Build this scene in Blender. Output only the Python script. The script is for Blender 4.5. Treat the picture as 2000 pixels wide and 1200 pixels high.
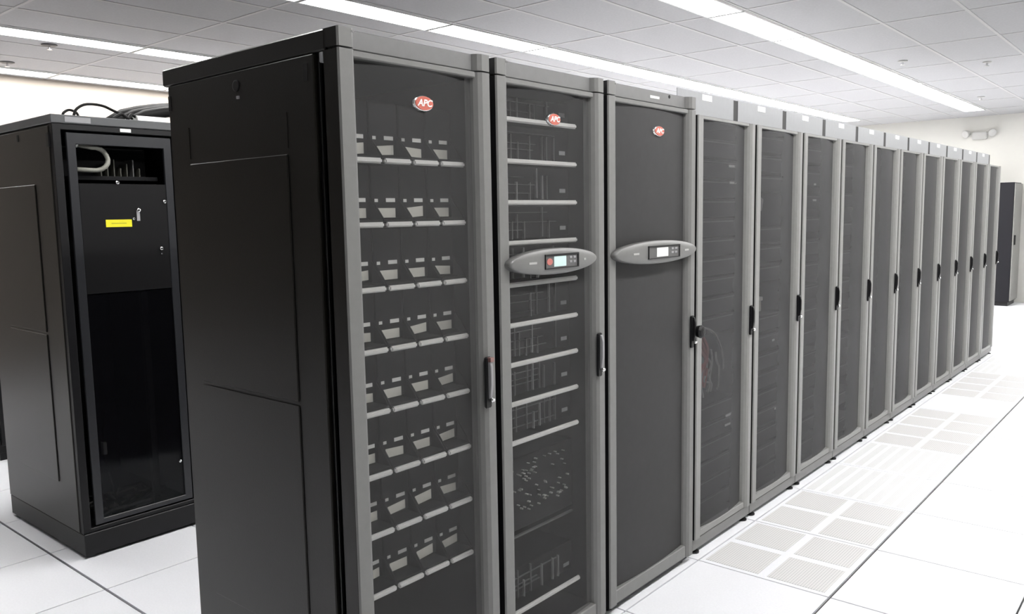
import bpy, bmesh, math, random
from mathutils import Matrix, Vector
random.seed(7)
for o in list(bpy.data.objects): bpy.data.objects.remove(o)
scene = bpy.context.scene
COL = scene.collection
R = math.radians

# ------------------------------------------------------------------ camera
F_PX = 1598.2
cam_d = bpy.data.cameras.new('camera'); cam = bpy.data.objects.new('camera', cam_d); COL.objects.link(cam)
cam_d.sensor_width = 36.0; cam_d.lens = F_PX / 2000.0 * 36.0; cam_d.clip_start = 0.05; cam_d.clip_end = 100
cam.matrix_world = Matrix.Translation((1.6829, -1.4124, 1.5480)) @ (
    Matrix.Rotation(R(40.4497), 4, 'Z') @ Matrix.Rotation(R(83.5610), 4, 'X') @ Matrix.Rotation(R(-0.9993), 4, 'Z'))
scene.camera = cam
# ------------------------------------------------------------------ world, exposure
w = bpy.data.worlds.new('world'); scene.world = w; w.use_nodes = True
w.node_tree.nodes['Background'].inputs[0].default_value = (0.9, 0.95, 1, 1)
w.node_tree.nodes['Background'].inputs[1].default_value = 0.05
scene.view_settings.view_transform = 'Standard'
scene.view_settings.look = 'None'
scene.view_settings.gamma = 1.0
scene.view_settings.use_curve_mapping = False
scene.view_settings.exposure = 0.0
LAMP = 31.0          # radiance of the fluorescent diffusers (the room's only light)

# ------------------------------------------------------------------ materials
MATS = {}
def mat(name, col, rough=0.5, metal=0.0, noise=0.06, nscale=40.0, bump=0.0, bscale=400.0, emit=0.0, alpha=1.0, spec=0.5, coat=0.0):
    if name in MATS: return MATS[name]
    m = bpy.data.materials.new(name); m.use_nodes = True
    nt = m.node_tree; b = nt.nodes['Principled BSDF']; out = nt.nodes['Material Output']
    b.inputs['Roughness'].default_value = rough; b.inputs['Metallic'].default_value = metal
    b.inputs['Specular IOR Level'].default_value = spec; b.inputs['Coat Weight'].default_value = coat
    tc = nt.nodes.new('ShaderNodeTexCoord')
    if noise > 0:
        n = nt.nodes.new('ShaderNodeTexNoise'); n.inputs['Scale'].default_value = nscale; n.inputs['Detail'].default_value = 4
        nt.links.new(tc.outputs['Object'], n.inputs['Vector'])
        r = nt.nodes.new('ShaderNodeMapRange'); r.inputs['From Min'].default_value = .25; r.inputs['From Max'].default_value = .75
        r.inputs['To Min'].default_value = 1 - noise; r.inputs['To Max'].default_value = 1 + noise
        nt.links.new(n.outputs['Fac'], r.inputs['Value'])
        x = nt.nodes.new('ShaderNodeVectorMath'); x.operation = 'SCALE'; x.inputs[0].default_value = col[:3]
        nt.links.new(r.outputs['Result'], x.inputs['Scale']); nt.links.new(x.outputs['Vector'], b.inputs['Base Color'])
    else:
        b.inputs['Base Color'].default_value = (*col[:3], 1)
    if bump > 0:
        n2 = nt.nodes.new('ShaderNodeTexNoise'); n2.inputs['Scale'].default_value = bscale; n2.inputs['Detail'].default_value = 2
        nt.links.new(tc.outputs['Object'], n2.inputs['Vector'])
        bp = nt.nodes.new('ShaderNodeBump'); bp.inputs['Strength'].default_value = bump; bp.inputs['Distance'].default_value = .001
        nt.links.new(n2.outputs['Fac'], bp.inputs['Height']); nt.links.new(bp.outputs['Normal'], b.inputs['Normal'])
    if emit > 0:
        b.inputs['Emission Color'].default_value = (*col[:3], 1); b.inputs['Emission Strength'].default_value = emit
    if alpha < 1:
        t = nt.nodes.new('ShaderNodeBsdfTransparent'); mx = nt.nodes.new('ShaderNodeMixShader'); mx.inputs[0].default_value = alpha
        nt.links.new(t.outputs[0], mx.inputs[1]); nt.links.new(b.outputs[0], mx.inputs[2]); nt.links.new(mx.outputs[0], out.inputs[0])
    MATS[name] = m; return m

grey = mat('grey_powder_coat', (.178, .178, .174), .42, noise=.04, bump=.15)
trimgrey = mat('grey_trim', (.165, .165, .166), .45, noise=.04, bump=.15)
dark = mat('charcoal_powder_coat', (.0112, .0102, .0088), .34, noise=.08, nscale=9, bump=.2, spec=.32)
black = mat('black_paint', (.006, .006, .007), .45, noise=.1, spec=.35)
jet = mat('black_gap', (.004, .004, .004), .7, noise=0)
meshm = mat('perforated_steel', (.10, .10, .101), .6, noise=.05, nscale=30, alpha=.36, spec=.25)
meshd = mat('fine_perforated_steel', (.045, .045, .046), .55, noise=.05, nscale=30, spec=.3, alpha=.84)
trough_m = mat('light_grey_steel', (.33, .34, .355), .45, noise=.03)
chrome = mat('chrome', (.75, .75, .75), .18, 1.0, noise=.02)
steel = mat('brushed_bar', (.80, .80, .78), .4, 0.0, noise=.05)
white = mat('white_paper', (.82, .82, .80), .6, noise=.04)
cream = mat('cream_paper', (.82, .81, .74), .6, noise=.05)
red = mat('red_enamel', (.58, .15, .11), .3, noise=.05)
reddull = mat('red_cable', (.42, .06, .06), .5, noise=.08)
yellow = mat('yellow_label', (.80, .74, .02), .5, noise=.04)
module_m = mat('module_plastic', (.008, .008, .009), .6, noise=.08, spec=.15)
server_m = mat('server_steel', (.016, .016, .017), .5, noise=.12, spec=.25)
fin_m = mat('module_fins', (.08, .08, .08), .5, noise=.15)
bezel_m = mat('bezel_plastic', (.165, .165, .162), .4, noise=.03)
screen_m = mat('lcd_screen', (.55, .72, .70), .2, noise=.03, emit=.12)
screen_w = mat('lcd_screen_pale', (.72, .74, .72), .2, noise=.03, emit=.12)
glass_m = mat('smoked_glass', (.004, .004, .005), .1, noise=0, alpha=.62, spec=.2)
hose_m = mat('translucent_hose', (.22, .22, .19), .4, noise=.2, nscale=300)
cable_g = mat('grey_cable', (.40, .40, .38), .5, noise=.1)
cable_k = mat('black_cable', (.008, .008, .008), .55, noise=.1, spec=.2)
wall_m = mat('cream_wall', (.56, .557, .525), .75, noise=.02, nscale=3, bump=.2, bscale=200)
wall_l = mat('warm_wall', (.34, .30, .26), .75, noise=.02, nscale=3, bump=.2, bscale=200)
tile_m = mat('white_laminate', (.86, .87, .905), .4, noise=.03, nscale=120)
seam_m = mat('tile_underfloor', (.025, .025, .03), .7, noise=.1)
ceil_m = mat('mineral_tile', (.40, .402, .412), .85, noise=.05, nscale=60, bump=.4, bscale=300)
grid_m = mat('ceiling_grid', (.45, .45, .45), .6, noise=.02)
lampframe_m = mat('lamp_frame', (.8, .8, .8), .5, noise=.02)
lamp_m = mat('lamp_diffuser', (1.0, .985, .97), .5, noise=0, emit=LAMP)
plate_m = mat('pale_plate', (.30, .30, .31), .5, noise=.05)
cab_face_lit = mat('cabinet_face_lit', (.19, .19, .18), .45, noise=.04)  # far cabinet front, lightened in colour for the light falling on it

def perforated(name, base, hole, scale):
    m = bpy.data.materials.new(name); m.use_nodes = True; nt = m.node_tree; b = nt.nodes['Principled BSDF']
    tc = nt.nodes.new('ShaderNodeTexCoord'); v = nt.nodes.new('ShaderNodeTexVoronoi'); v.feature = 'F1'
    v.inputs['Scale'].default_value = scale; v.inputs['Randomness'].default_value = 0.0
    nt.links.new(tc.outputs['Object'], v.inputs['Vector'])
    c = nt.nodes.new('ShaderNodeMath'); c.operation = 'LESS_THAN'; c.inputs[1].default_value = .34
    nt.links.new(v.outputs['Distance'], c.inputs[0])
    mx = nt.nodes.new('ShaderNodeMix'); mx.data_type = 'RGBA'
    mx.inputs['A'].default_value = (*base, 1); mx.inputs['B'].default_value = (*hole, 1)
    nt.links.new(c.outputs[0], mx.inputs['Factor']); nt.links.new(mx.outputs['Result'], b.inputs['Base Color'])
    b.inputs['Roughness'].default_value = .5
    return m
pad_m = perforated('perforated_pad', (.74, .735, .73), (.50, .50, .51), 90)
slot_m = perforated('perforated_slot', (.80, .81, .82), (.62, .62, .62), 120)

# ------------------------------------------------------------------ mesh helpers
class MB:
    def __init__(s): s.v = []; s.f = []
    def box(s, x0, x1, y0, y1, z0, z1):
        n = len(s.v)
        s.v += [(x0,y0,z0),(x1,y0,z0),(x1,y1,z0),(x0,y1,z0),(x0,y0,z1),(x1,y0,z1),(x1,y1,z1),(x0,y1,z1)]
        s.f += [tuple(n+i for i in q) for q in ((3,2,1,0),(4,5,6,7),(0,1,5,4),(1,2,6,5),(2,3,7,6),(3,0,4,7))]
        return s
    def prism(s, poly, a0, a1, axis='z'):
        """poly counter-clockwise; extruded along the axis. z: (x,y)  y: (x,z)  x: (y,z)"""
        n = len(s.v); k = len(poly)
        def P(p, a):
            return {'z': (p[0], p[1], a), 'y': (p[0], a, p[1]), 'x': (a, p[0], p[1])}[axis]
        s.v += [P(p, a0) for p in poly] + [P(p, a1) for p in poly]
        fl = []
        for i in range(k):
            j = (i + 1) % k; fl.append((n+i, n+j, n+k+j, n+k+i))
        fl.append(tuple(n + i for i in reversed(range(k)))); fl.append(tuple(n + k + i for i in range(k)))
        s.f += fl; return s
    def tube(s, pts, r, n=8):
        pts = [Vector(p) for p in pts]; b = len(s.v); prev = None
        for i, p in enumerate(pts):
            d = (pts[min(i+1, len(pts)-1)] - pts[max(i-1, 0)]).normalized()
            u = d.cross(Vector((0, 0, 1))) if abs(d.z) < .95 else d.cross(Vector((1, 0, 0)))
            if prev is not None:
                u = prev - d * prev.dot(d)
            u.normalize(); prev = u; v = d.cross(u)
            for k in range(n):
                a = 2 * math.pi * k / n; s.v.append(tuple(p + u * (r * math.cos(a)) + v * (r * math.sin(a))))
        for i in range(len(pts) - 1):
            for k in range(n):
                k2 = (k + 1) % n; s.f.append((b+i*n+k, b+i*n+k2, b+(i+1)*n+k2, b+(i+1)*n+k))
        s.f.append(tuple(b + k for k in reversed(range(n)))); e = b + (len(pts)-1)*n; s.f.append(tuple(e + k for k in range(n)))
        return s
    def lathe_x(s, cy, cz, prof, ry=1.0, rz=1.0, n=40):
        """prof: list of (radius, x); closed dome around the x axis, elliptical scale ry, rz"""
        b = len(s.v)
        for r, x in prof:
            for k in range(n):
                a = 2*math.pi*k/n; s.v.append((x, cy + r*ry*math.cos(a), cz + r*rz*math.sin(a)))
        for i in range(len(prof)-1):
            for k in range(n):
                k2 = (k+1) % n; s.f.append((b+i*n+k, b+i*n+k2, b+(i+1)*n+k2, b+(i+1)*n+k))
        s.f.append(tuple(b + k for k in reversed(range(n)))); e = b + (len(prof)-1)*n; s.f.append(tuple(e+k for k in range(n)))
        return s
    def cyl_z(s, cx, cy, prof, n=20):
        b = len(s.v)
        for r, z in prof:
            for k in range(n):
                a = 2*math.pi*k/n; s.v.append((cx + r*math.cos(a), cy + r*math.sin(a), z))
        for i in range(len(prof)-1):
            for k in range(n):
                k2 = (k+1) % n; s.f.append((b+i*n+k, b+i*n+k2, b+(i+1)*n+k2, b+(i+1)*n+k))
        s.f.append(tuple(b + k for k in reversed(range(n)))); e = b + (len(prof)-1)*n; s.f.append(tuple(e+k for k in range(n)))
        return s
    def ring(s, a, b, lo, hi, axis='x'):
        """rectangular ring: a=(u0,u1,v0,v1) outer, b inner, extruded lo..hi along the axis"""
        n = len(s.v)
        def P(u, v, t): return (t, u, v) if axis == 'x' else (u, v, t)
        for t in (lo, hi):
            for (u0, u1, v0, v1) in (a, b):
                s.v += [P(u0, v0, t), P(u1, v0, t), P(u1, v1, t), P(u0, v1, t)]
        for k in range(4):
            j = (k+1) % 4
            s.f += [(n+k, n+j, n+4+j, n+4+k), (n+8+k, n+12+k, n+12+j, n+8+j), (n+k, n+8+k, n+8+j, n+j), (n+4+k, n+4+j, n+12+j, n+12+k)]
        return s
    def tray(s, x0, x1, y0, y1, z0, z1, t):
        """box with wall thickness t, open towards +x"""
        n = len(s.v)
        s.v += [(x0,y0,z0),(x0,y1,z0),(x0,y1,z1),(x0,y0,z1),(x1,y0,z0),(x1,y1,z0),(x1,y1,z1),(x1,y0,z1)]
        s.v += [(x0+t,y0+t,z0+t),(x0+t,y1-t,z0+t),(x0+t,y1-t,z1-t),(x0+t,y0+t,z1-t),(x1,y0+t,z0+t),(x1,y1-t,z0+t),(x1,y1-t,z1-t),(x1,y0+t,z1-t)]
        s.f += [(n,n+1,n+2,n+3), (n+8,n+11,n+10,n+9)]
        for k in range(4):
            j = (k+1) % 4
            s.f += [(n+k,n+4+k,n+4+j,n+j), (n+8+k,n+8+j,n+12+j,n+12+k), (n+4+k,n+12+k,n+12+j,n+4+j)]
        return s
    def mesh(s, name, m, bevel=0.0, seg=1, smooth=False):
        me = bpy.data.meshes.new(name); me.from_pydata(s.v, [], s.f)
        bm = bmesh.new(); bm.from_mesh(me); bmesh.ops.recalc_face_normals(bm, faces=bm.faces)
        if bevel > 0:
            ed = [e for e in bm.edges if len(e.link_faces) == 2 and e.calc_face_angle(0) > .6]
            bmesh.ops.bevel(bm, geom=ed, offset=bevel, segments=seg, affect='EDGES', clamp_overlap=True)
        if smooth:
            for f in bm.faces: f.smooth = len(f.verts) == 4
        bm.to_mesh(me); bm.free(); me.materials.append(m)
        return me
    def obj(s, name, m, parent=None, bevel=0.0, seg=1, smooth=False):
        return link(name, s.mesh(name, m, bevel, seg, smooth), parent)

def link(name, me, parent=None, loc=None):
    o = bpy.data.objects.new(name, me); COL.objects.link(o)
    if parent is not None: o.parent = parent
    if loc is not None: o.location = loc
    return o
def tag(o, label, cat, group=None):
    o['label'] = label; o['category'] = cat
    if group: o['group'] = group
    return o
def thing(name, loc, label, cat, group=None):
    return tag(link(name, None, None, loc), label, cat, group)
def struct(o): o['kind'] = 'structure'; return o
def copy_tree(o, parent=None):
    c = o.copy(); COL.objects.link(c); c.parent = parent
    for ch in list(o.children): copy_tree(ch, c)
    return c
def box(name, m, parent, *a, bevel=0.0, seg=1): return MB().box(*a).obj(name, m, parent, bevel, seg)

def text_mesh(txt, size, m, extr=.0006):
    c = bpy.data.curves.new('lettering', 'FONT'); c.body = txt; c.size = size; c.align_x = 'CENTER'; c.align_y = 'CENTER'; c.extrude = extr
    c.shear = .25; c.offset = size * .025
    t = bpy.data.objects.new('tmp', c); COL.objects.link(t)
    bpy.context.view_layer.update()
    me = bpy.data.meshes.new_from_object(t.evaluated_get(bpy.context.evaluated_depsgraph_get()))
    bpy.data.objects.remove(t); bpy.data.curves.remove(c)
    # font plane XY -> world: reading direction +Y, up +Z, facing +X
    me.transform(Matrix(((0,0,1,0),(1,0,0,0),(0,1,0,0),(0,0,0,1))))
    me.materials.clear(); me.materials.append(m)
    return me

ORD = ['first','second','third','fourth','fifth','sixth','seventh','eighth','ninth','tenth','eleventh','twelfth','thirteenth','fourteenth','fifteenth']

# ------------------------------------------------------------------ room shell
XL, XR, YN, YF, ZC = -7.45, 3.6, -8.0, 13.85, 3.0
floor = struct(box('floor', seam_m, None, XL, XR, YN, YF, -.10, -.012))
ceiling = struct(box('ceiling', mat('plenum_grey', (.3,.3,.3), .9, noise=.05), None, XL, XR, YN, YF, ZC+.02, ZC+.12))
struct(box('wall_far', wall_m, None, XL-.12, XR+.12, YF, YF+.12, -.1, ZC+.12))
struct(box('wall_near', wall_m, None, XL-.12, XR+.12, YN-.12, YN, -.1, ZC+.12))
struct(box('wall_left', wall_l, None, XL-.12, XL, YN, YF, -.1, ZC+.12))
struct(box('wall_right', wall_m, None, XR, XR+.12, YN, YF, -.1, ZC+.12))

# floor tiles, 0.6 m grid
TX, TY, TP = .607, -.02, .6
def perf_kind(i, j):
    if i != -1: return 0
    n = j - 3
    if n in (0, 1, 4, 5, 7, 8): return 1
    if n in (2, 3, 9, 10): return 2
    return 0
def tile_gap_edges(i, j):
    g = .0034; G = .0055
    return (G if i == 0 else .0245 if i == -1 else g, G if i == -1 else -.018 if i == -2 else g, G if j == 0 else g, G if j == -1 else g)
tile_cache = {}
def tile_mesh(e):
    if e not in tile_cache:
        l, r, b, t = e
        tile_cache[e] = MB().box(l, TP-r, b, TP-t, -.012, 0).mesh('floor_tile', tile_m, .0008)
    return tile_cache[e]
pad_me = MB().box(-.1215, .1215, -.125, .125, 0, .0012).mesh('perforated_pad', pad_m)
slot_me = MB().box(-.022, .022, -.270, .270, 0, .0012).mesh('vent_slot', slot_m)
rest = MB(); made = 0
for i in range(-14, 5):
    for j in range(-14, 24):
        x, y = TX + i*TP, TY + j*TP
        if x < XL - .6 or x > XR or y < YN - .6 or y > YF: continue
        vis = (-2 <= i <= 2 and 0 <= j <= 23) or (-9 <= i <= -3 and -3 <= j <= 1) or (i in (-1, 0, 1) and -2 <= j < 0)
        x1, y1 = min(x+TP, XR), min(y+TP, YF); x0, y0 = max(x, XL), max(y, YN)
        if vis and made < 300 and y + TP <= YF:
            made += 1
            t = link('floor_tile', tile_mesh(tile_gap_edges(i, j)), floor, (x, y, 0))
            k = perf_kind(i, j)
            if k == 1:
                for a in (.166, .449):
                    for b in (.153, .449): link('perforated_pad', pad_me, t, (a, b, 0))
            elif k == 2:
                for a in range(8): link('vent_slot', slot_me, t, (.065 + a*.067, .3, 0))
        else:
            rest.box(x0+.0017, x1-.0017, y0+.0017, y1-.0017, -.012, 0)
rs = rest.obj('distant_floor_tiles', tile_m, floor); rs['kind'] = 'stuff'

# ceiling: 0.6 x 1.2 tiles on a T-bar grid; troffers replace half tiles
CX0, CY0 = -.99, .8
LAMP_ROWS = [1.41, -.99, -2.79, -5.19, -6.99]       # right edge of each lamp row
def lamp_col(x0): return any(abs((x0 + .6) - L) < .02 for L in LAMP_ROWS)
full_t = MB().box(.008, .592, .008, 1.192, .004, .018).mesh('ceiling_tile', ceil_m, .004)
half_t = MB().box(.008, .296, .008, 1.192, .004, .018).mesh('ceiling_tile', ceil_m, .004)
far_tiles = MB()
ix = -11
while CX0 + ix*.6 < XR:
    x0 = CX0 + ix*.6
    jy = -8
    while CY0 + jy*1.2 < YF:
        y0 = CY0 + jy*1.2
        a0, a1, b0, b1 = max(x0, XL), min(x0+.6, XR), max(y0, YN), min(y0+1.2, YF)
        if a1 - a0 > .05 and b1 - b0 > .05:
            lamped = lamp_col(x0) and -.5 < y0 < 12.0
            if y0 < -2.7: far_tiles.box(a0+.008, a1-.008, b0+.008, b1-.008, ZC+.004, ZC+.018)
            elif lamped: link('ceiling_tile', half_t, ceiling, (x0, y0, ZC))
            elif a1-a0 > .59 and b1-b0 > 1.19: link('ceiling_tile', full_t, ceiling, (x0, y0, ZC))
            else: box('ceiling_tile', ceil_m, ceiling, a0+.008, a1-.008, b0+.008, b1-.008, ZC+.004, ZC+.018)
        jy += 1
    if x0 > XL: box('grid_bar', grid_m, ceiling, x0-.012, x0+.012, YN, YF, ZC, ZC+.02)
    ix += 1
ft = far_tiles.obj('distant_ceiling_tiles', ceil_m, ceiling); ft['kind'] = 'stuff'
jy = -7
while CY0 + jy*1.2 < YF:
    y0 = CY0 + jy*1.2
    if y0 > YN: box('grid_bar', grid_m, ceiling, XL, XR, y0-.012, y0+.012, ZC+.001, ZC+.0195)
    jy += 1

fr = MB().ring((-.30, -.012, .012, 1.188), (-.285, -.027, .022, 1.178), -.010, .016, 'z')
fr_me = fr.mesh('lamp_frame', lampframe_m)
df_me = MB().box(-.285, -.027, .022, 1.178, -.008, .012).mesh('diffuser', lamp_m)
rows_txt = {1.41: 'row nearest the right wall', -.99: 'row over the open aisle', -2.79: 'row over the long rack line',
            -5.19: 'row behind the lone left cabinet', -6.99: 'row along the left wall'}
for L in LAMP_ROWS:
    n = 0
    for jy in range(9, -2, -1):
        y0 = CY0 + jy*1.2
        t = thing('ceiling_light', (L, y0, ZC), 'recessed ceiling light, %s from far end, %s' % (ORD[n], rows_txt[L]), 'ceiling light', 'fluorescent lamp rows on the ceiling')
        link('lamp_frame', fr_me, t); link('diffuser', df_me, t); n += 1

# ------------------------------------------------------------------ shared rack pieces
def post_l(w_, d):      # cross-section of a left door post, front at x=0, rear at x=-d
    return [(-d, .006), (-.005, .006), (-.005, .001), (0, .005), (0, w_-.010), (-.004, w_-.003), (-d*.7, w_), (-d, w_)]
def post_r(w_, d, W):   # right post, left flank rounded
    y0 = W - w_
    return [(-d, y0), (-d*.75, y0+.002), (-d*.4, y0+.008), (-d*.15, y0+.017), (0, y0+.03), (0, W-.006), (-.006, W), (-d, W)]
badge_prof = [(1.0, 0), (1.0, .004), (.93, .008), (.8, .010)]
letters = text_mesh('APC', .042, white)
def badge(parent, y, z, ry=.036, rz=.022, x=-.018):
    b = MB().lathe_x(y, z, [(r, x+q) for r, q in badge_prof], ry, rz, 32).obj('badge', chrome, parent)
    MB().lathe_x(y, z, [(.86, x+.008), (.86, x+.0112), (.8, x+.012)], ry, rz, 32).obj('badge_face', red, b)
    link('lettering', letters, b, (x+.0125, y, z)).scale = (1, .62*ry/.036, .62*rz/.022*1.0)
    b['label'] = 'red oval maker badge'
    return b
def swivel_handle(parent, y, z0, z1, light=True, knob=False, x=0.0):
    h = MB().box(x, x+.008, y-.014, y+.014, z0, z1).obj('handle', black, parent, .003, 2)
    zz = z1 - z0
    lv = MB()
    lv.prism([(x+.006, z0+.02), (x+.014, z0+.03), (x+.020, z0+zz*.45), (x+.020, z1-.03), (x+.014, z1-.008), (x+.006, z1-.006)], y-.002, y+.010, 'y')
    lv.obj('lever', plate_m if light else black, h, .002)
    MB().lathe_x(y+.005, z0+.026, [(.008, x+.006), (.008, x+.020), (.005, x+.024)], 1, 1, 16).obj('lock', chrome, h)
    if knob:
        MB().lathe_x(y+.022, z0+zz*.5, [(.010, x+.01), (.022, x+.018), (.026, x+.036), (.020, x+.046), (.008, x+.05)], 1, 1.1, 18).obj('knob', black, h)
    return h

def cabinet_shell(root, W, D, H, top, side_l=True, zseam=1.972):
    """hollow carcass behind the door, local front plane at x=0, width 0..W"""
    b = MB().tray(-D, -.040, .010, W-.010, .05, top, .018)
    return b.obj('body', black, root)

def side_panel(root, D):
    """embossed steel side panel on the -Y side"""
    p = MB().box(-D, -.098, -.004, .012, .045, 1.966).obj('side_panel', dark, root, .003)
    for z0, z1 in ((1.041, 1.72), (.335, 1.031)):
        f = MB(); a0, a1 = -.735 * (D/.85), -.222
        f.prism([(a0, z0), (a1, z0), (a1, z1), (a0, z1)], -.0085, -.003, 'y')
        f.obj('embossed_field', dark, p, .0045)
    for z0, z1 in ((1.735, 1.83),):
        for a in (-.735*(D/.85), -.222):
            MB().box(a-.002, a+.002, -.0055, -.003, z0, z1).obj('crease', dark, p)
    return p

def premium_cabinet(name, y0, W, label, cat, D=.85, side=False, mesh_mat=meshm, handle=None):
    """grey bowed-door cabinet: posts, mesh door, recessed fascia, roof"""
    H = 2.022
    root = thing(name, (.0095, y0, 0), label, cat, 'grey mesh-door power cabinets at the near end')
    cabinet_shell(root, W, D, H, 1.975)
    pl, pr = .055, .068
    n = MB(); k = 12; ya, yb = pl-.003, W-pr+.006
    for i in range(k+1):       # slightly bowed perforated sheet
        t = i/k; y = ya + (yb-ya)*t; x = -.026 + .012*(1-(2*t-1)**2)
        n.v += [(x, y, .08), (x, y, 1.955)]
    for i in range(k): n.f.append((2*i, 2*i+2, 2*i+3, 2*i+1))
    door = n.obj('mesh_door', mesh_mat, root, smooth=True)
    for z0, z1 in ((1.952, 1.9695), (.03, .085)):
        MB().box(-.038, -.006, pl-.004, W-pr+.008, z0, z1).obj('door_rail', grey, door, .003)
    MB().prism(post_l(pl, .045), .03, 1.9695, 'z').obj('door_post', grey, door)
    MB().prism(post_r(pr, .045, W), .03, 1.9695, 'z').obj('door_post', grey, door)
    MB().box(-.058, -.0055, 0, .0055, .03, 1.968).obj('door_edge', dark if side else black, door)
    if side is False: MB().box(-.058, -.0055, 0, .0055, 1.974, H-.001).obj('trim_edge', black, root)
    tr = MB().box(-.05, -.022, pl-.004, W-pr+.01, 1.974, H).obj('top_trim', trimgrey, root, .002)
    MB().prism(post_l(pl, .05), 1.974, H, 'z').obj('trim_corner', grey, tr)
    if side: MB().box(-.058, -.0055, 0, .0055, 1.974, H-.001).obj('trim_edge', dark, tr)
    MB().prism(post_r(pr, .05, W), 1.974, H, 'z').obj('trim_corner', grey, tr)
    MB().lathe_x(pl-.006, H-.008, [(.0035, -.002), (.0035, .0025)], 1, 1, 10).obj('screw', chrome, tr)
    MB().box(-D-.035, -.05, -.002, W, 1.968, H-.001).obj('roof', dark, root, .004)
    MB().box(-D, -.02, .02, W-.02, .012, .05).obj('base', black, root)
    for fx in (-D+.08, -.05):
        for fy in (.05, W-.05):
            MB().cyl_z(fx, fy, [(.022, 0), (.022, .006), (.01, .009), (.01, .02)], 12).obj('foot', black, root)
    return root

# ------------------------------------------------------------------ cabinet 1: battery cabinet
C1Y, C1W = -.098, .568
c1 = premium_cabinet('battery_cabinet', C1Y, C1W, 'tall grey mesh-door cabinet nearest the camera, rows of battery modules inside, dark side panel', 'cabinet', side=True)
side_panel(c1, .85)
MB().box(-.094, -.062, .010, .020, .05, 1.96).obj('side_channel', jet, c1)
MB().box(-.082, -.078, .002, .012, .05, 1.95).obj('channel_rib', black, c1)
MB().box(-.074, -.060, -.002, .012, 1.940, 1.966).obj('hinge_clip', plate_m, c1, .002)
pl_ = MB().lathe_x(0, 0, [(.017, 0), (.017, .003), (.013, .004)], 1, 1, 24)
lk = pl_.obj('panel_latch', black, c1); lk.rotation_euler = (0, 0, R(-90)); lk.location = (-.457, -.004, 1.925)
MB().box(-.139, -.121, -.0052, .0, 1.900, 1.944).obj('panel_slot', jet, c1)
MB().box(-.847, -.832, -.006, .006, 1.890, 1.935).obj('panel_clip', black, c1)
MB().box(-.455, -.443, -.008, -.003, 1.888, 1.896).obj('panel_screw', plate_m, c1)
badge(c1, .298, 1.859, .039, .022)
swivel_handle(c1, C1W-.045, .955, 1.115)
MB().box(.006, .020, C1W-.048, C1W-.032, 1.100, 1.113).obj('handle_tip', mat('dull_red_plastic', (.26,.14,.13), .5), c1)

# battery modules: 8 rows of 4, each a thing of its own
mod_body = MB().box(-.55, -.060, .0012, .1072, .018, .168).mesh('module_body', module_m, .003)
mod_lip = MB().box(-.010, .004, .0045, .1035, -.007, .008).mesh('front_lip', steel, .004, 2)
mod_tray = MB().box(-.55, -.008, .002, .106, .008, .014).mesh('tray', module_m)
ck = [(-.062, .078), (-.062, .012), (-.006, .012)]
mod_cheek = MB().prism(ck, 0, .003, 'y').mesh('side_cheek', module_m)
def big_label(v):
    a, b, c, d = v
    return MB().prism([(.022, .020 + a), (.090, .020 + b), (.090, .047 + c), (.022, .047 + d)], -.0605, -.0592, 'x').mesh('paper_label', cream)
lab_vars = [big_label(v) for v in ((0,0,0,0), (0,.004,.004,-.002), (-.002,.003,.006,0), (.002,0,-.002,.002))]
sl_short = MB().box(-.0605, -.0592, .014, .026, .064, .073).mesh('short_tag', white)
sl_long = MB().box(-.0605, -.0592, .056, .090, .064, .075).mesh('long_tag', white)
zr = [1.700, 1.526, 1.349, 1.178, 1.004, .826, .655, .480]
for r_, z in enumerate(zr):
    for c in range(4):
        t = thing('battery_module', (-.05, -.019 + c*.1085, z), 'black battery module with pale label, %s row from top, %s from left' % (ORD[r_], ORD[c]), 'battery', 'battery modules in the nearest cabinet')
        link('module_body', mod_body, t); link('front_lip', mod_lip, t); link('tray', mod_tray, t)
        link('side_cheek', mod_cheek, t, (0, .002, 0)); link('side_cheek', mod_cheek, t, (0, .103, 0))
        link('paper_label', random.choice(lab_vars), t); link('short_tag', sl_short, t); link('long_tag', sl_long, t)

# ------------------------------------------------------------------ cabinet 2: power module cabinet
C2Y, C2W = .494, .584
c2 = premium_cabinet('power_cabinet', C2Y, C2W, 'grey mesh-door cabinet with shelf-like power modules and oval display panel, second from camera', 'cabinet')
badge(c2, .30, 1.860, .036, .021)
swivel_handle(c2, C2W-.045, .955, 1.115)
pm_bar = MB().box(-.008, .006, .0, .412, -.008, .008).mesh('front_bar', steel, .004, 2)
pm_body = MB().box(-.55, -.055, .0, .440, .012, .122).mesh('chassis', module_m, .002)
pm_lab = MB().box(-.0475, -.0465, .375, .41, .036, .050).mesh('small_label', plate_m)
pm_fin = MB().box(-.056, -.047, -.0025, .0025, .016, .118).mesh('vent_fin', fin_m)
pm_fin2 = MB().box(-.056, -.047, -.0022, .0022, .016, .118).mesh('vent_fin', mat('bright_fin', (.22, .22, .22), .5, noise=.2))
pm_rail = MB().box(-.056, -.048, .004, .36, -.001, .001).mesh('vent_rail', fin_m)
zs2 = [1.853, 1.720, 1.587, 1.455, 1.318, 1.184, 1.052, .919, .786, .188]
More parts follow.
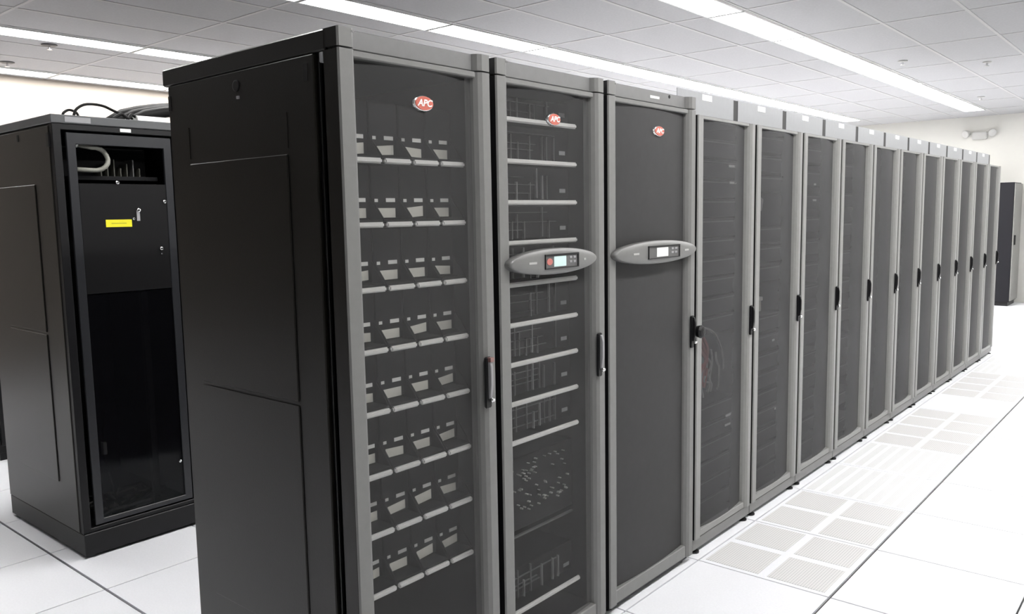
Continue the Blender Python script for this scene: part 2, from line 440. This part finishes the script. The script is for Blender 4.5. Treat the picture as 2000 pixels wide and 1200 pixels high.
for r_, z in enumerate(zs2):
    t = thing('power_module', (-.05, .572, z), 'dark vented power module with bright front bar behind mesh, %s' % ('lowest, alone above the cabinet floor' if r_ == 9 else ORD[r_] + ' from the top'), 'power module', 'power modules in the second cabinet')
    link('front_bar', pm_bar, t); q = link('chassis', pm_body, t); link('small_label', pm_lab, t)
    if r_ == 0: q.scale = (1, 1, .68)
    for k in range(11):
        if random.random() < .25: continue
        q = link('vent_fin', random.choice((pm_fin, pm_fin, pm_fin2)), t, (0, .012 + k*.033 + random.uniform(-.006, .006), 0))
        q.scale = (1, 1, (.70 if r_ == 0 else 1.0) * random.choice((1, 1, .6, .8)))
    for k in range(2 if r_ == 0 else 3):
        q = link('vent_rail', pm_rail, t, (0, 0, .040 + k*.027 + random.uniform(-.008, .008))); q.scale = (1, random.uniform(.5, 1), 1)
# wiring panel below the modules
wp = thing('wiring_panel', (-.10, .572, .45), 'dark wiring panel with small pale terminals below the power modules', 'wiring panel')
MB().box(-.4, 0, 0, .44, 0, .26).obj('panel', module_m, wp, .003)
tm = MB()
for k in range(80):
    y, z = random.uniform(.02, .40), random.uniform(.06, .24)
    tm.box(0, .012, y, y+random.uniform(.002, .007), z, z+random.uniform(.002, .005))
tmo = tm.obj('terminals', cable_g, wp); tmo['kind'] = 'stuff'
MB().box(0, .01, .01, .43, -.02, -.014).obj('panel_edge', fin_m, wp)

# ------------------------------------------------------------------ cabinet 3
C3Y, C3W = 1.102, .664
c3 = premium_cabinet('power_cabinet', C3Y, C3W, 'grey cabinet with dense dark mesh door, oval display panel and black knob handle', 'cabinet', mesh_mat=meshd)
badge(c3, .375, 1.866, .040, .021)
swivel_handle(c3, C3W-.032, .965, 1.105, light=False, knob=True)
MB().box(-.022, -.0205, .325, .395, 1.992, 2.002).obj('name_tag', white, c3)
MB().lathe_x(.475, 2.010, [(.007, -.022), (.007, -.0205)], 1, 1, 12).obj('trim_hole', jet, c3)
for i, (y, z) in enumerate(((.42, 1.71), (.425, 1.63), (.425, 1.50), (.115, 1.49), (.12, 1.06), (.30, 1.06), (.33, 1.075))):
    pass
eq = thing('inverter_unit', (-.07, C3Y+.075, .12), 'dark inverter block with few pale markers behind the dense mesh door', 'power unit')
MB().box(-.6, 0, 0, .50, 0, 1.78).obj('chassis', module_m, eq, .004)
for y, z in ((.33, 1.59), (.335, 1.51), (.335, 1.375), (.05, 1.37), (.06, .94), (.22, .94), (.36, .95)):
    MB().box(0, .004, y, y+.03, z, z+.012).obj('marker', white, eq)

# oval display bezels (parts of their cabinets)
def display(root, yc, hw, hh, z, y0, screen, with_badge):
    x0 = -.004
    prof = [(1.0, x0), (1.0, x0+.020), (.985, x0+.026), (.955, x0+.0285), (.5, x0+.0295), (.05, x0+.030)]
    b = MB().lathe_x(yc, z, prof, hw, hh, 56).obj('display_bezel', bezel_m, root, smooth=True)
    x = x0 + .0295
    wy0, wy1 = yc - hw*.28, yc + hw*.50
    hz = hh*.56
    MB().ring((wy0, wy1, z-hz, z+hz), (wy0+.002, wy1-.006, z-hz+.003, z+hz-.006), x-.004, x+.0045).obj('display_frame', black, b)
    MB().box(x-.003, x+.0015, wy0, wy1-.006, z-hz+.003, z+hz-.006).obj('keypad_plate', mat('bezel_dark', (.10,.10,.10), .4), b)
    sy0, sy1 = yc - hw*.08, yc + hw*.20
    MB().box(x, x+.0025, sy0, sy1, z-hz*.72, z+hz*.68).obj('screen', screen, b)
    for k in range(2):
        for q_ in range(2):
            yy = yc + hw*(.28 + .09*k); zz = z - hz*.35 + q_*hz*.6
            MB().box(x, x+.0035, yy, yy+hw*.06, zz, zz+.008).obj('button', plate_m, b, .001)
    if with_badge:
        MB().lathe_x(yc-hw*.18, z, [(.014, x), (.014, x+.003)], 1.1, .8, 20).obj('red_emblem', mat('pale_red', (.50,.16,.14), .4), b)
    for yy, ww in ((yc-hw*.62, .040), (yc+hw*.64, .012 if with_badge else .035)):
        MB().box(x-.003, x+.0008, yy, yy+ww, z-.004, z+.003).obj('printed_mark', mat('pale_print', (.42,.42,.41), .5), b)
    return b
display(c2, .262, .238, .0435, 1.392, C2Y, screen_m, True)
display(c3, .322, .312, .0455, 1.392, C3Y, screen_w, False)

# ------------------------------------------------------------------ server racks 4..14
RW, RD, RH = .6, .95, 1.962
grey2 = mat('light_grey_powder_coat', (.245, .245, .238), .42, noise=.04, bump=.15)
def make_rack():
    root = link('server_rack', None)
    W = RW - .006
    cabinet_shell(root, W, RD, RH, RH-.002)
    pl, pr = .056, .066
    Wd = W - .016
    n = MB(); k = 12; ya, yb = pl-.003, Wd-pr+.006
    for i in range(k+1):
        t = i/k; y = ya + (yb-ya)*t; x = -.030 + .020*(1-(2*t-1)**2)
        n.v += [(x, y, .10), (x, y, 1.948)]
    for i in range(k): n.f.append((2*i, 2*i+2, 2*i+3, 2*i+1))
    door = n.obj('mesh_door', rackmesh, root, smooth=True)
    for z0, z1 in ((1.944, 1.957), (.075, .105)):
        MB().box(-.038, -.008, pl-.004, Wd-pr+.008, z0, z1).obj('door_rail', grey2, door, .002)
    MB().prism(post_l(pl, .042), .075, 1.957, 'z').obj('door_post', grey2, door)
    MB().prism(post_r(pr, .042, Wd), .075, 1.957, 'z').obj('door_post', grey2, door)
    MB().box(-.05, -.0055, 0, .0055, .075, 1.956).obj('door_edge', black, door)
    swivel_handle(root, Wd-.030, .945, 1.090, light=False)
    MB().box(-.06, -.012, 0, W, .020, .072).obj('base', grey, root, .003)
    MB().box(-RD, -.06, .01, W-.01, .020, .05).obj('base_frame', black, root)
    MB().box(-RD, -.040, 0, W, RH-.004, RH+.004).obj('roof', grey, root, .002)
    for fx in (-RD+.08, -.030):
        for fy in (.045, W-.045):
            f = MB().cyl_z(fx, fy, [(.024, 0), (.024, .007), (.010, .010), (.010, .024)], 12).obj('foot', black, root)
    MB().box(-.075, -.070, .06, W-.06, .10, 1.93).obj('blanking_panel', module_m, root)
    return root
rackmesh = mat('rack_mesh', (.058, .058, .061), .55, noise=.06, nscale=25, spec=.3, alpha=.73)
proto = make_rack()
rk_lab = {4: 'grey mesh-door server rack right after the knob-handled cabinet, red cable tangle inside',
          5: 'grey mesh-door server rack showing a pale block halfway up',
          6: 'third grey server rack past the cabinets, four faint tags near its top',
          14: 'last grey server rack at the far end, standing alone past its neighbours'}
racks = {}
tro = link('cable_trough', None)
MB().prism([(-.24, 0), (0, 0), (0, .118), (-.004, .118), (-.004, .004), (-.236, .004), (-.236, .118), (-.24, .118)], .028, RW-.022, 'y').obj('channel', trough_m, tro)
MB().box(0, .0015, .255, .350, .085, .112).obj('white_tag', mat('bright_tag', (.9,.9,.9), .5, noise=.02), tro)
MB().box(-.23, -.001, RW-.022, RW+.028, 0, .115).obj('dark_gap_block', black, tro)  # black block fills the gap, standing for the shade between two troughs
for k in range(4, 15):
    o = proto if k == 4 else copy_tree(proto)
    o.location = (0, (k-1)*RW + .003, 0)
    if k == 4:
        for ch in o.children:
            if ch.name.startswith('blanking'): blank = ch
    tag(o, rk_lab.get(k, 'grey mesh-door server rack, %s in the uniform line counted from the near cabinets' % ORD[k-4]), 'server rack', 'uniform server racks in the line')
    racks[k] = o
    t = tro if k == 4 else copy_tree(tro)
    t.location = (-.115, (k-1)*RW, RH + .004)
    tag(t, 'light grey cable trough with white tag on the %s server rack' % ORD[k-4], 'cable trough', 'cable troughs on the rack roofs')

# servers seen through the nearest rack doors
sv_ch = MB().box(-.6, -.004, .012, .452, 0, .083).mesh('chassis', server_m, .002)
sv_face = MB().box(-.004, .004, 0, .464, .001, .082).mesh('faceplate', server_m, .002)
sv_strip = MB().box(.004, .0055, .02, .444, .068, .0725).mesh('trim_strip', mat('strip_grey', (.13, .13, .13), .5, noise=.3, nscale=60))
sv_ear = MB().box(.004, .010, -.004, .004, .020, .062).mesh('rack_ear', plate_m)
rack_txt = {4: 'nearest server rack', 5: 'second server rack', 6: 'third server rack', 7: 'fourth server rack'}
def servers(k, zl, tags=()):
    racks_y = (k-1)*RW + .068
    for o in racks[k].children:
        if o.name.startswith('blanking'): bpy.data.objects.remove(o); break
    for n, z in enumerate(zl):
        t = thing('rack_server', (-.062, racks_y, z), 'flat dark rack server behind mesh of the %s, %s from bottom' % (rack_txt[k], ORD[n] if n < 15 else 'top'), 'server', 'servers in the near racks')
        link('chassis', sv_ch, t); link('faceplate', sv_face, t); link('trim_strip', sv_strip, t)
        link('rack_ear', sv_ear, t, (0, .008, 0)); link('rack_ear', sv_ear, t, (0, .456, 0))
        for (zz, a, b) in tags:
            if z <= zz < z + .085:
                MB().box(.0055, .008, a - racks_y, b - racks_y, zz - z - .005, zz - z + .006).obj('name_tag', white, t)
servers(4, [.12 + .089*i for i in range(5)] + [.565] + [.98 + .09*i for i in range(10)], ((1.757, 2.21, 2.30), (1.680, 2.22, 2.30), (.558, 2.21, 2.29), (.513, 2.20, 2.29)))
servers(5, [.12 + .1*i for i in range(9)] + [1.18, 1.28, 1.38, 1.64, 1.74, 1.84], ((.86, 2.75, 2.78), (.48, 2.80, 2.815)))
servers(6, [.12 + .13*i for i in range(14)], ((1.77, 3.33, 3.38), (1.69, 3.30, 3.33), (1.66, 3.33, 3.38), (1.60, 3.28, 3.34)))
servers(7, [.12 + .18*i for i in range(10)], ((1.70, 3.86, 3.92),))

# cable tangle in the nearest server rack
def cable(name, m, pts, r, label, cat, group):
    # Catmull-Rom through the points
    P = [Vector(p) for p in pts]; P = [P[0]] + P + [P[-1]]; out = []
    for i in range(1, len(P)-2):
        for s in range(8):
            t = s/8
            a, b, c, d = P[i-1], P[i], P[i+1], P[i+2]
            out.append(.5*((2*b) + (c-a)*t + (2*a-5*b+4*c-d)*t*t + (3*b-a-3*c+d)*t**3))
    out.append(P[-2])
    return tag(MB().tube(out, r, 7).obj(name, m, None, smooth=True), label, cat, group)
YB = 1.8
cable('patch_cable', cable_g, [(-.044, YB+.075, 1.01), (-.045, YB+.16, 1.02), (-.045, YB+.27, .975), (-.044, YB+.34, .88), (-.044, YB+.36, .80)], .006, 'pale grey cable arching over the red tangle in the nearest server rack', 'cable', 'cables in the nearest server rack')
for q in range(3):
    y = YB + .10 + q*.028
    cable('patch_cable', reddull, [(-.054, y, .985), (-.046+.004*q, y+.02, .93), (-.045, y+.07-.02*q, .875), (-.047, y+.03, .82), (-.053, y+.01*q, .74)], .008, 'red patch cable hanging in the nearest server rack, %s from left' % ORD[q], 'cable', 'red cables in the nearest server rack')
for q in range(6):
    a = YB + .09 + random.random()*.05
    pts = [(-.055, a + q*.034, .93 - .02*(q % 3))]
    for s in range(4):
        pts.append((-.050 + random.random()*.008, a + q*.034 + random.uniform(-.03, .03), .84 - s*.045 + random.uniform(-.02, .02)))
    cable('patch_cable', cable_g, pts, .005, 'thin grey patch cable tangled in the nearest server rack, %s from left' % ORD[q], 'cable', 'grey cables in the nearest server rack')
pb = thing('pale_bundle', (-.060, 2.475, 1.03), 'pale block behind mesh, halfway up the second server rack', 'paper')  # pale stacked blocks behind the mesh
MB().box(-.03, 0, 0, .14, 0, .055).obj('pale_block', cream, pb, .003); MB().box(-.025, .004, .02, .15, .055, .075).obj('top_slab', white, pb, .002)
pb2 = thing('grey_slab', (-.060, 2.475, 1.535), 'grey flat slab behind mesh, high in the second server rack', 'paper')
MB().prism([(.01, 0), (.13, .01), (.15, .07), (.07, .095), (0, .06)], -.012, 0, 'x').obj('slab_face', mat('slab_grey', (.40,.40,.41), .6), pb2, .003)

# ------------------------------------------------------------------ lone cabinet at left (open rear side towards the hot aisle)
def left_cabinet(y0, label, full):
    H, D, W = 2.02, .91, .60
    root = thing('equipment_cabinet', (-2.19, y0, 0), label, 'cabinet', 'black cabinets behind the rack line')
    cabinet_shell(root, W, D, H, 1.98)
    # side
    p = MB().box(-D, -.03, -.004, .012, .115, 1.972).obj('side_panel', dark, root, .003)
    for z0, z1 in ((1.041, 1.722), (.325, 1.031)):
        MB().prism([(-.68, z0), (-.22, z0), (-.22, z1), (-.68, z1)], -.0085, -.003, 'y').obj('embossed_field', dark, p, .0045)
    MB().box(-.395, -.378, -.006, .0, 1.925, 1.955).obj('panel_slot', jet, p)
    MB().box(-.050, -.028, -.007, .002, 1.88, 1.94).obj('panel_clip', black, p)
    MB().box(-D, .004, -.004, W+.004, 1.982, H).obj('roof', mat('blue_grey_trim', (.085, .088, .092), .45), root, .003)
    MB().box(-D, .012, -.002, W+.002, .012, .115).obj('plinth', black, root, .003)
    for fy in (.04, W-.04):
        MB().cyl_z(-.03, fy, [(.02, 0), (.02, .014)], 12).obj('foot', plate_m, root)
    MB().ring((0, W, .115, 1.98), (.036, W-.036, .135, 1.955), -.03, .002).obj('face_frame', black, root, .002)
    d = MB().ring((.060, W-.060, .14, 1.945), (.098, W-.098, .165, 1.895), -.022, -.006).obj('door', mat('door_black', (.022, .023, .026), .35, noise=.08), root, .002)
    MB().box(-.020, -.008, .098, W-.098, 1.22, 1.722).obj('door_panel', mat('panel_black', (.005, .005, .0055), .5, noise=.1, spec=.22), d, .002)
    MB().box(-.018, -.012, .098, W-.098, .165, 1.215).obj('glass_pane', glass_m, d)
    return root, d
lc, ld = left_cabinet(.06, 'lone tall black cabinet at left with yellow label on its door', True)
MB().box(.0045, .006, .055, .165, 1.988, 2.012).obj('name_plate', mat('name_plate_grey', (.27, .27, .28), .5), lc)
MB().box(.002, .004, .295, .345, 1.960, 1.975).obj('white_tag', white, lc)
yl = MB().box(-.008, -.006, .205, .325, 1.523, 1.557).obj('yellow_label', yellow, ld); yl['label'] = 'yellow warning label'
MB().box(-.0062, -.0055, .23, .30, 1.538, 1.542).obj('label_print', mat('faint_print', (.45,.42,.02), .5), yl)
for y, z, r_ in ((.49, 1.64, .008), (.46, 1.35+.04, .004), (.485, .345, .007), (.36, 1.54+.06, .009), (.335, 1.50+.06, .006), (.27, 1.728, .008), (.46, 1.415, .008)):
    MB().lathe_x(y, z, [(r_, -.01), (r_, -.003), (r_*.6, -.001)], 1, 1, 12).obj('screw', chrome, ld)
MB().box(-.008, -.005, .35, .365, 1.55, 1.60).obj('key_lock', plate_m, ld)
# contents of the upper window
hz = thing('loose_hose', (-2.235, .22, 1.835), 'pale curled hose in the upper window of the lone left cabinet', 'hose')
pts = [(0, -.045, .062)] + [(0, .03 + .062*math.sin(a), .052*math.cos(a)) for a in [R(-10 + 20*k) for k in range(11)]] + [(0, -.05, -.050)]
MB().tube([(x + .004*math.sin(i), y, z) for i, (x, y, z) in enumerate(pts)], .011, 10).obj('hose_loop', hose_m, hz, smooth=True)
MB().tube([(.0, -.052, .0635), (.0, -.04, .061)], .013, 10).obj('hose_end', white, hz)
wu = thing('circuit_unit', (-2.26, .155, 1.74), 'dark circuit unit with small upright boards behind the upper window', 'electronics')
MB().box(-.3, 0, 0, .40, 0, .02).obj('tray', module_m, wu, .002); MB().box(-.3, -.12, 0, .40, .02, .16).obj('back_box', module_m, wu, .002)
for k in range(7): MB().box(-.10, -.02, .14+k*.03, .145+k*.03, .02, .06 + .02*(k % 3)).obj('board', mat('board_dark', (.05,.05,.04), .6) if k != 5 else fin_m, wu)
# things behind the smoked glass
cb = thing('cable_heap', (-2.32, .15, .085), 'dim heap of cables with white plugs behind the smoked glass pane', 'cables')
for k in range(7):
    P0 = [(random.uniform(-.1, .04), random.uniform(0, .4), random.uniform(.02, .14)) for _ in range(6)]
    MB().tube([p for p in P0], .008, 6).obj('cable', cable_g if k % 2 else cable_k, cb)
for y, z in ((.0, .40), (.055, .46)):
    MB().box(.03, .06, y, y+.018, z-.10, z-.04).obj('plug', white, cb, .003)
    MB().tube([(.045, y+.009, z-.04), (.03, y+.03, z+.10), (0, y+.05, .55)], .005, 6).obj('lead', cable_k, cb)
    MB().tube([(.045, y+.009, z-.10), (.03, y+.05, .15), (0, y+.1, .03)], .005, 6).obj('lead', cable_k, cb)
rl = MB().box(-2.34, -2.31, .46, .49, .075, 1.20).obj('cable_duct', fin_m, None); tag(rl, 'upright grey cable duct behind the smoked glass of the lone cabinet', 'cable duct')

lc2, ld2 = left_cabinet(.672, 'black cabinet mostly hidden behind the nearest cabinet, black hose bundle on top', True)
# cables and clutter on the roofs
def rp(x, y, z): return (x, y, z)
cable('roof_cable', cable_k, [(-2.33, .165, 2.026), (-2.33, .17, 2.045), (-2.33, .195, 2.06), (-2.33, .225, 2.05), (-2.33, .235, 2.028)], .006, 'small black cable loop standing on the lone cabinet roof, left end', 'cable', 'cables on the cabinet roof')
cable('roof_cable', cable_k, [(-2.30, .20, 2.026), (-2.30, .215, 2.062), (-2.30, .26, 2.088), (-2.30, .33, 2.088), (-2.30, .39, 2.066), (-2.30, .45, 2.045), (-2.30, .52, 2.026)], .0065, 'long black cable arching over the lone cabinet roof', 'cable', 'cables on the cabinet roof')
cable('roof_cable', cable_k, [(-2.26, .36, 2.026), (-2.26, .40, 2.05), (-2.26, .43, 2.034), (-2.27, .455, 2.052), (-2.27, .50, 2.028)], .008, 'kinked black cable with connectors on the lone cabinet roof, middle', 'cable', 'cables on the cabinet roof')
sh = thing('white_sheet', (-2.40, .47, 2.021), 'white folded sheet lying on the lone cabinet roof beside cables', 'paper')
MB().prism([(0, 0), (.16, 0), (.15, .028), (.08, .036), (.02, .024)], 0, .14, 'y').obj('sheet', white, sh, .002)
hb = thing('hose_bundle', (-2.60, .55, 2.022), 'thick black hose bundle arching over the cabinet roofs behind the rack line', 'hose')
for k in range(3):
    pts = []
    for i in range(15):
        t = i/14; pts.append((.065*k - .08 + .02*math.sin(3*t), -.03 + 1.1*t + .03*k, .03 + (.115 - .01*k)*math.sin(math.pi*t)**.55))
    MB().tube(pts, .029, 12).obj('hose', cable_k, hb, smooth=True)

# ------------------------------------------------------------------ farther left cabinet (barely in view)
fc = thing('equipment_cabinet', (-4.25, .37, 0), 'black cabinet at the left picture edge, standing behind the lone cabinet', 'cabinet')
MB().box(-.8, -.02, 0, .6, .05, 1.90).obj('body', black, fc, .004); MB().box(-.02, 0, .02, .58, .10, 1.88).obj('door', black, fc, .004)
MB().box(-.78, -.03, .01, .59, 0, .05).obj('plinth', black, fc); MB().box(0, .02, .53, .55, .9, 1.1).obj('handle', plate_m, fc, .003)

for (X, ys) in ((-2.20, (1.30, 1.91, 2.52, 3.13)), (-4.25, (.98, 1.59, 2.20, 2.81, 3.42))):  # unseen boxes added to cut bounce light and darken the left side
    for n, y in enumerate(ys):
        shade_box = thing('equipment_cabinet', (X, y, 0), 'unseen black box added for shade in the %s row behind the rack line, %s along' % ('first' if X > -3 else 'second', ORD[n+1 if X < -3 else n+2]), 'cabinet', 'unseen black boxes added for shade')
        MB().box(-.8, -.02, 0, .6, .05, 1.90).obj('body', black, shade_box, .004); MB().box(-.02, 0, .02, .58, .10, 1.88).obj('door', black, shade_box, .004)
        MB().box(-.78, -.03, .01, .59, 0, .05).obj('plinth', black, shade_box)

# ------------------------------------------------------------------ far cabinet at the wall
fb = thing('storage_cabinet', (-.615, 13.18, 0), 'tall black cabinet standing against the far wall at the end of the aisle', 'cabinet')
MB().box(-.62, -.02, 0, .60, .06, 1.91).obj('body', mat('far_black', (.010,.010,.013), .5, spec=.2), fb, .005)
MB().box(-.02, 0, .01, .59, .08, 1.895).obj('door', cab_face_lit, fb, .004)
MB().box(-.60, -.04, .02, .58, 0, .06).obj('plinth', black, fb)
MB().box(0, .02, .06, .085, .95, 1.10).obj('handle', black, fb, .003)

# ------------------------------------------------------------------ wall and ceiling fittings
el = thing('emergency_light', (-1.26, YF, 2.70), 'white twin-head emergency light high on the far wall', 'emergency light')
off_m = mat('off_white_plastic', (.42, .42, .405), .5, noise=.03)
MB().box(-.11, .11, -.07, 0, -.07, .05).obj('housing', off_m, el, .012, 2)
for s in (-1, 1):
    hd = MB().lathe_x(0, 0, [(.035, -.04), (.05, 0), (.062, .05), (.058, .055)], 1, 1, 24).obj('lamp_head', off_m, el)
    hd.location = (s*.175, -.07, .035); hd.rotation_euler = (0, R(15), R(-90 + s*25))
    MB().lathe_x(0, 0, [(.054, .054), (.054, .058)], 1, 1, 24).obj('lens', mat('lens_grey', (.46, .46, .45), .3), hd)
    MB().box(min(s*.10, s*.15), max(s*.10, s*.15), -.05, -.03, .01, .03).obj('arm', off_m, el)
def sprinkler(x, y, label, r=.06, body=mat('dull_bronze', (.10, .10, .10), .4)):
    t = thing('sprinkler_head', (x, y, ZC), label, 'sprinkler', 'sprinkler heads in the ceiling')
    MB().cyl_z(0, 0, [(r, .003), (r, -.004), (r*.7, -.010)], 24).obj('escutcheon', body, t)
    MB().cyl_z(0, 0, [(.010, -.009), (.010, -.035)], 12).obj('stem', chrome, t)
    MB().cyl_z(0, 0, [(.022, -.035), (.022, -.038)], 16).obj('deflector', chrome, t)
sprinkler(-5.68, 1.42, 'ceiling sprinkler between the two left lamp rows, larger and nearer one')
sprinkler(-6.72, 1.45, 'ceiling sprinkler at the left picture edge above the left wall lamps')
sprinkler(-.75, 7.5, 'ceiling sprinkler right of the aisle lamps, nearest on the right', .045, off_m)
sprinkler(-.14, 8.2, 'ceiling sprinkler near the right picture edge', .04, off_m)
sprinkler(-.75, 11.15, 'ceiling sprinkler over the far end of the aisle', .045, off_m)
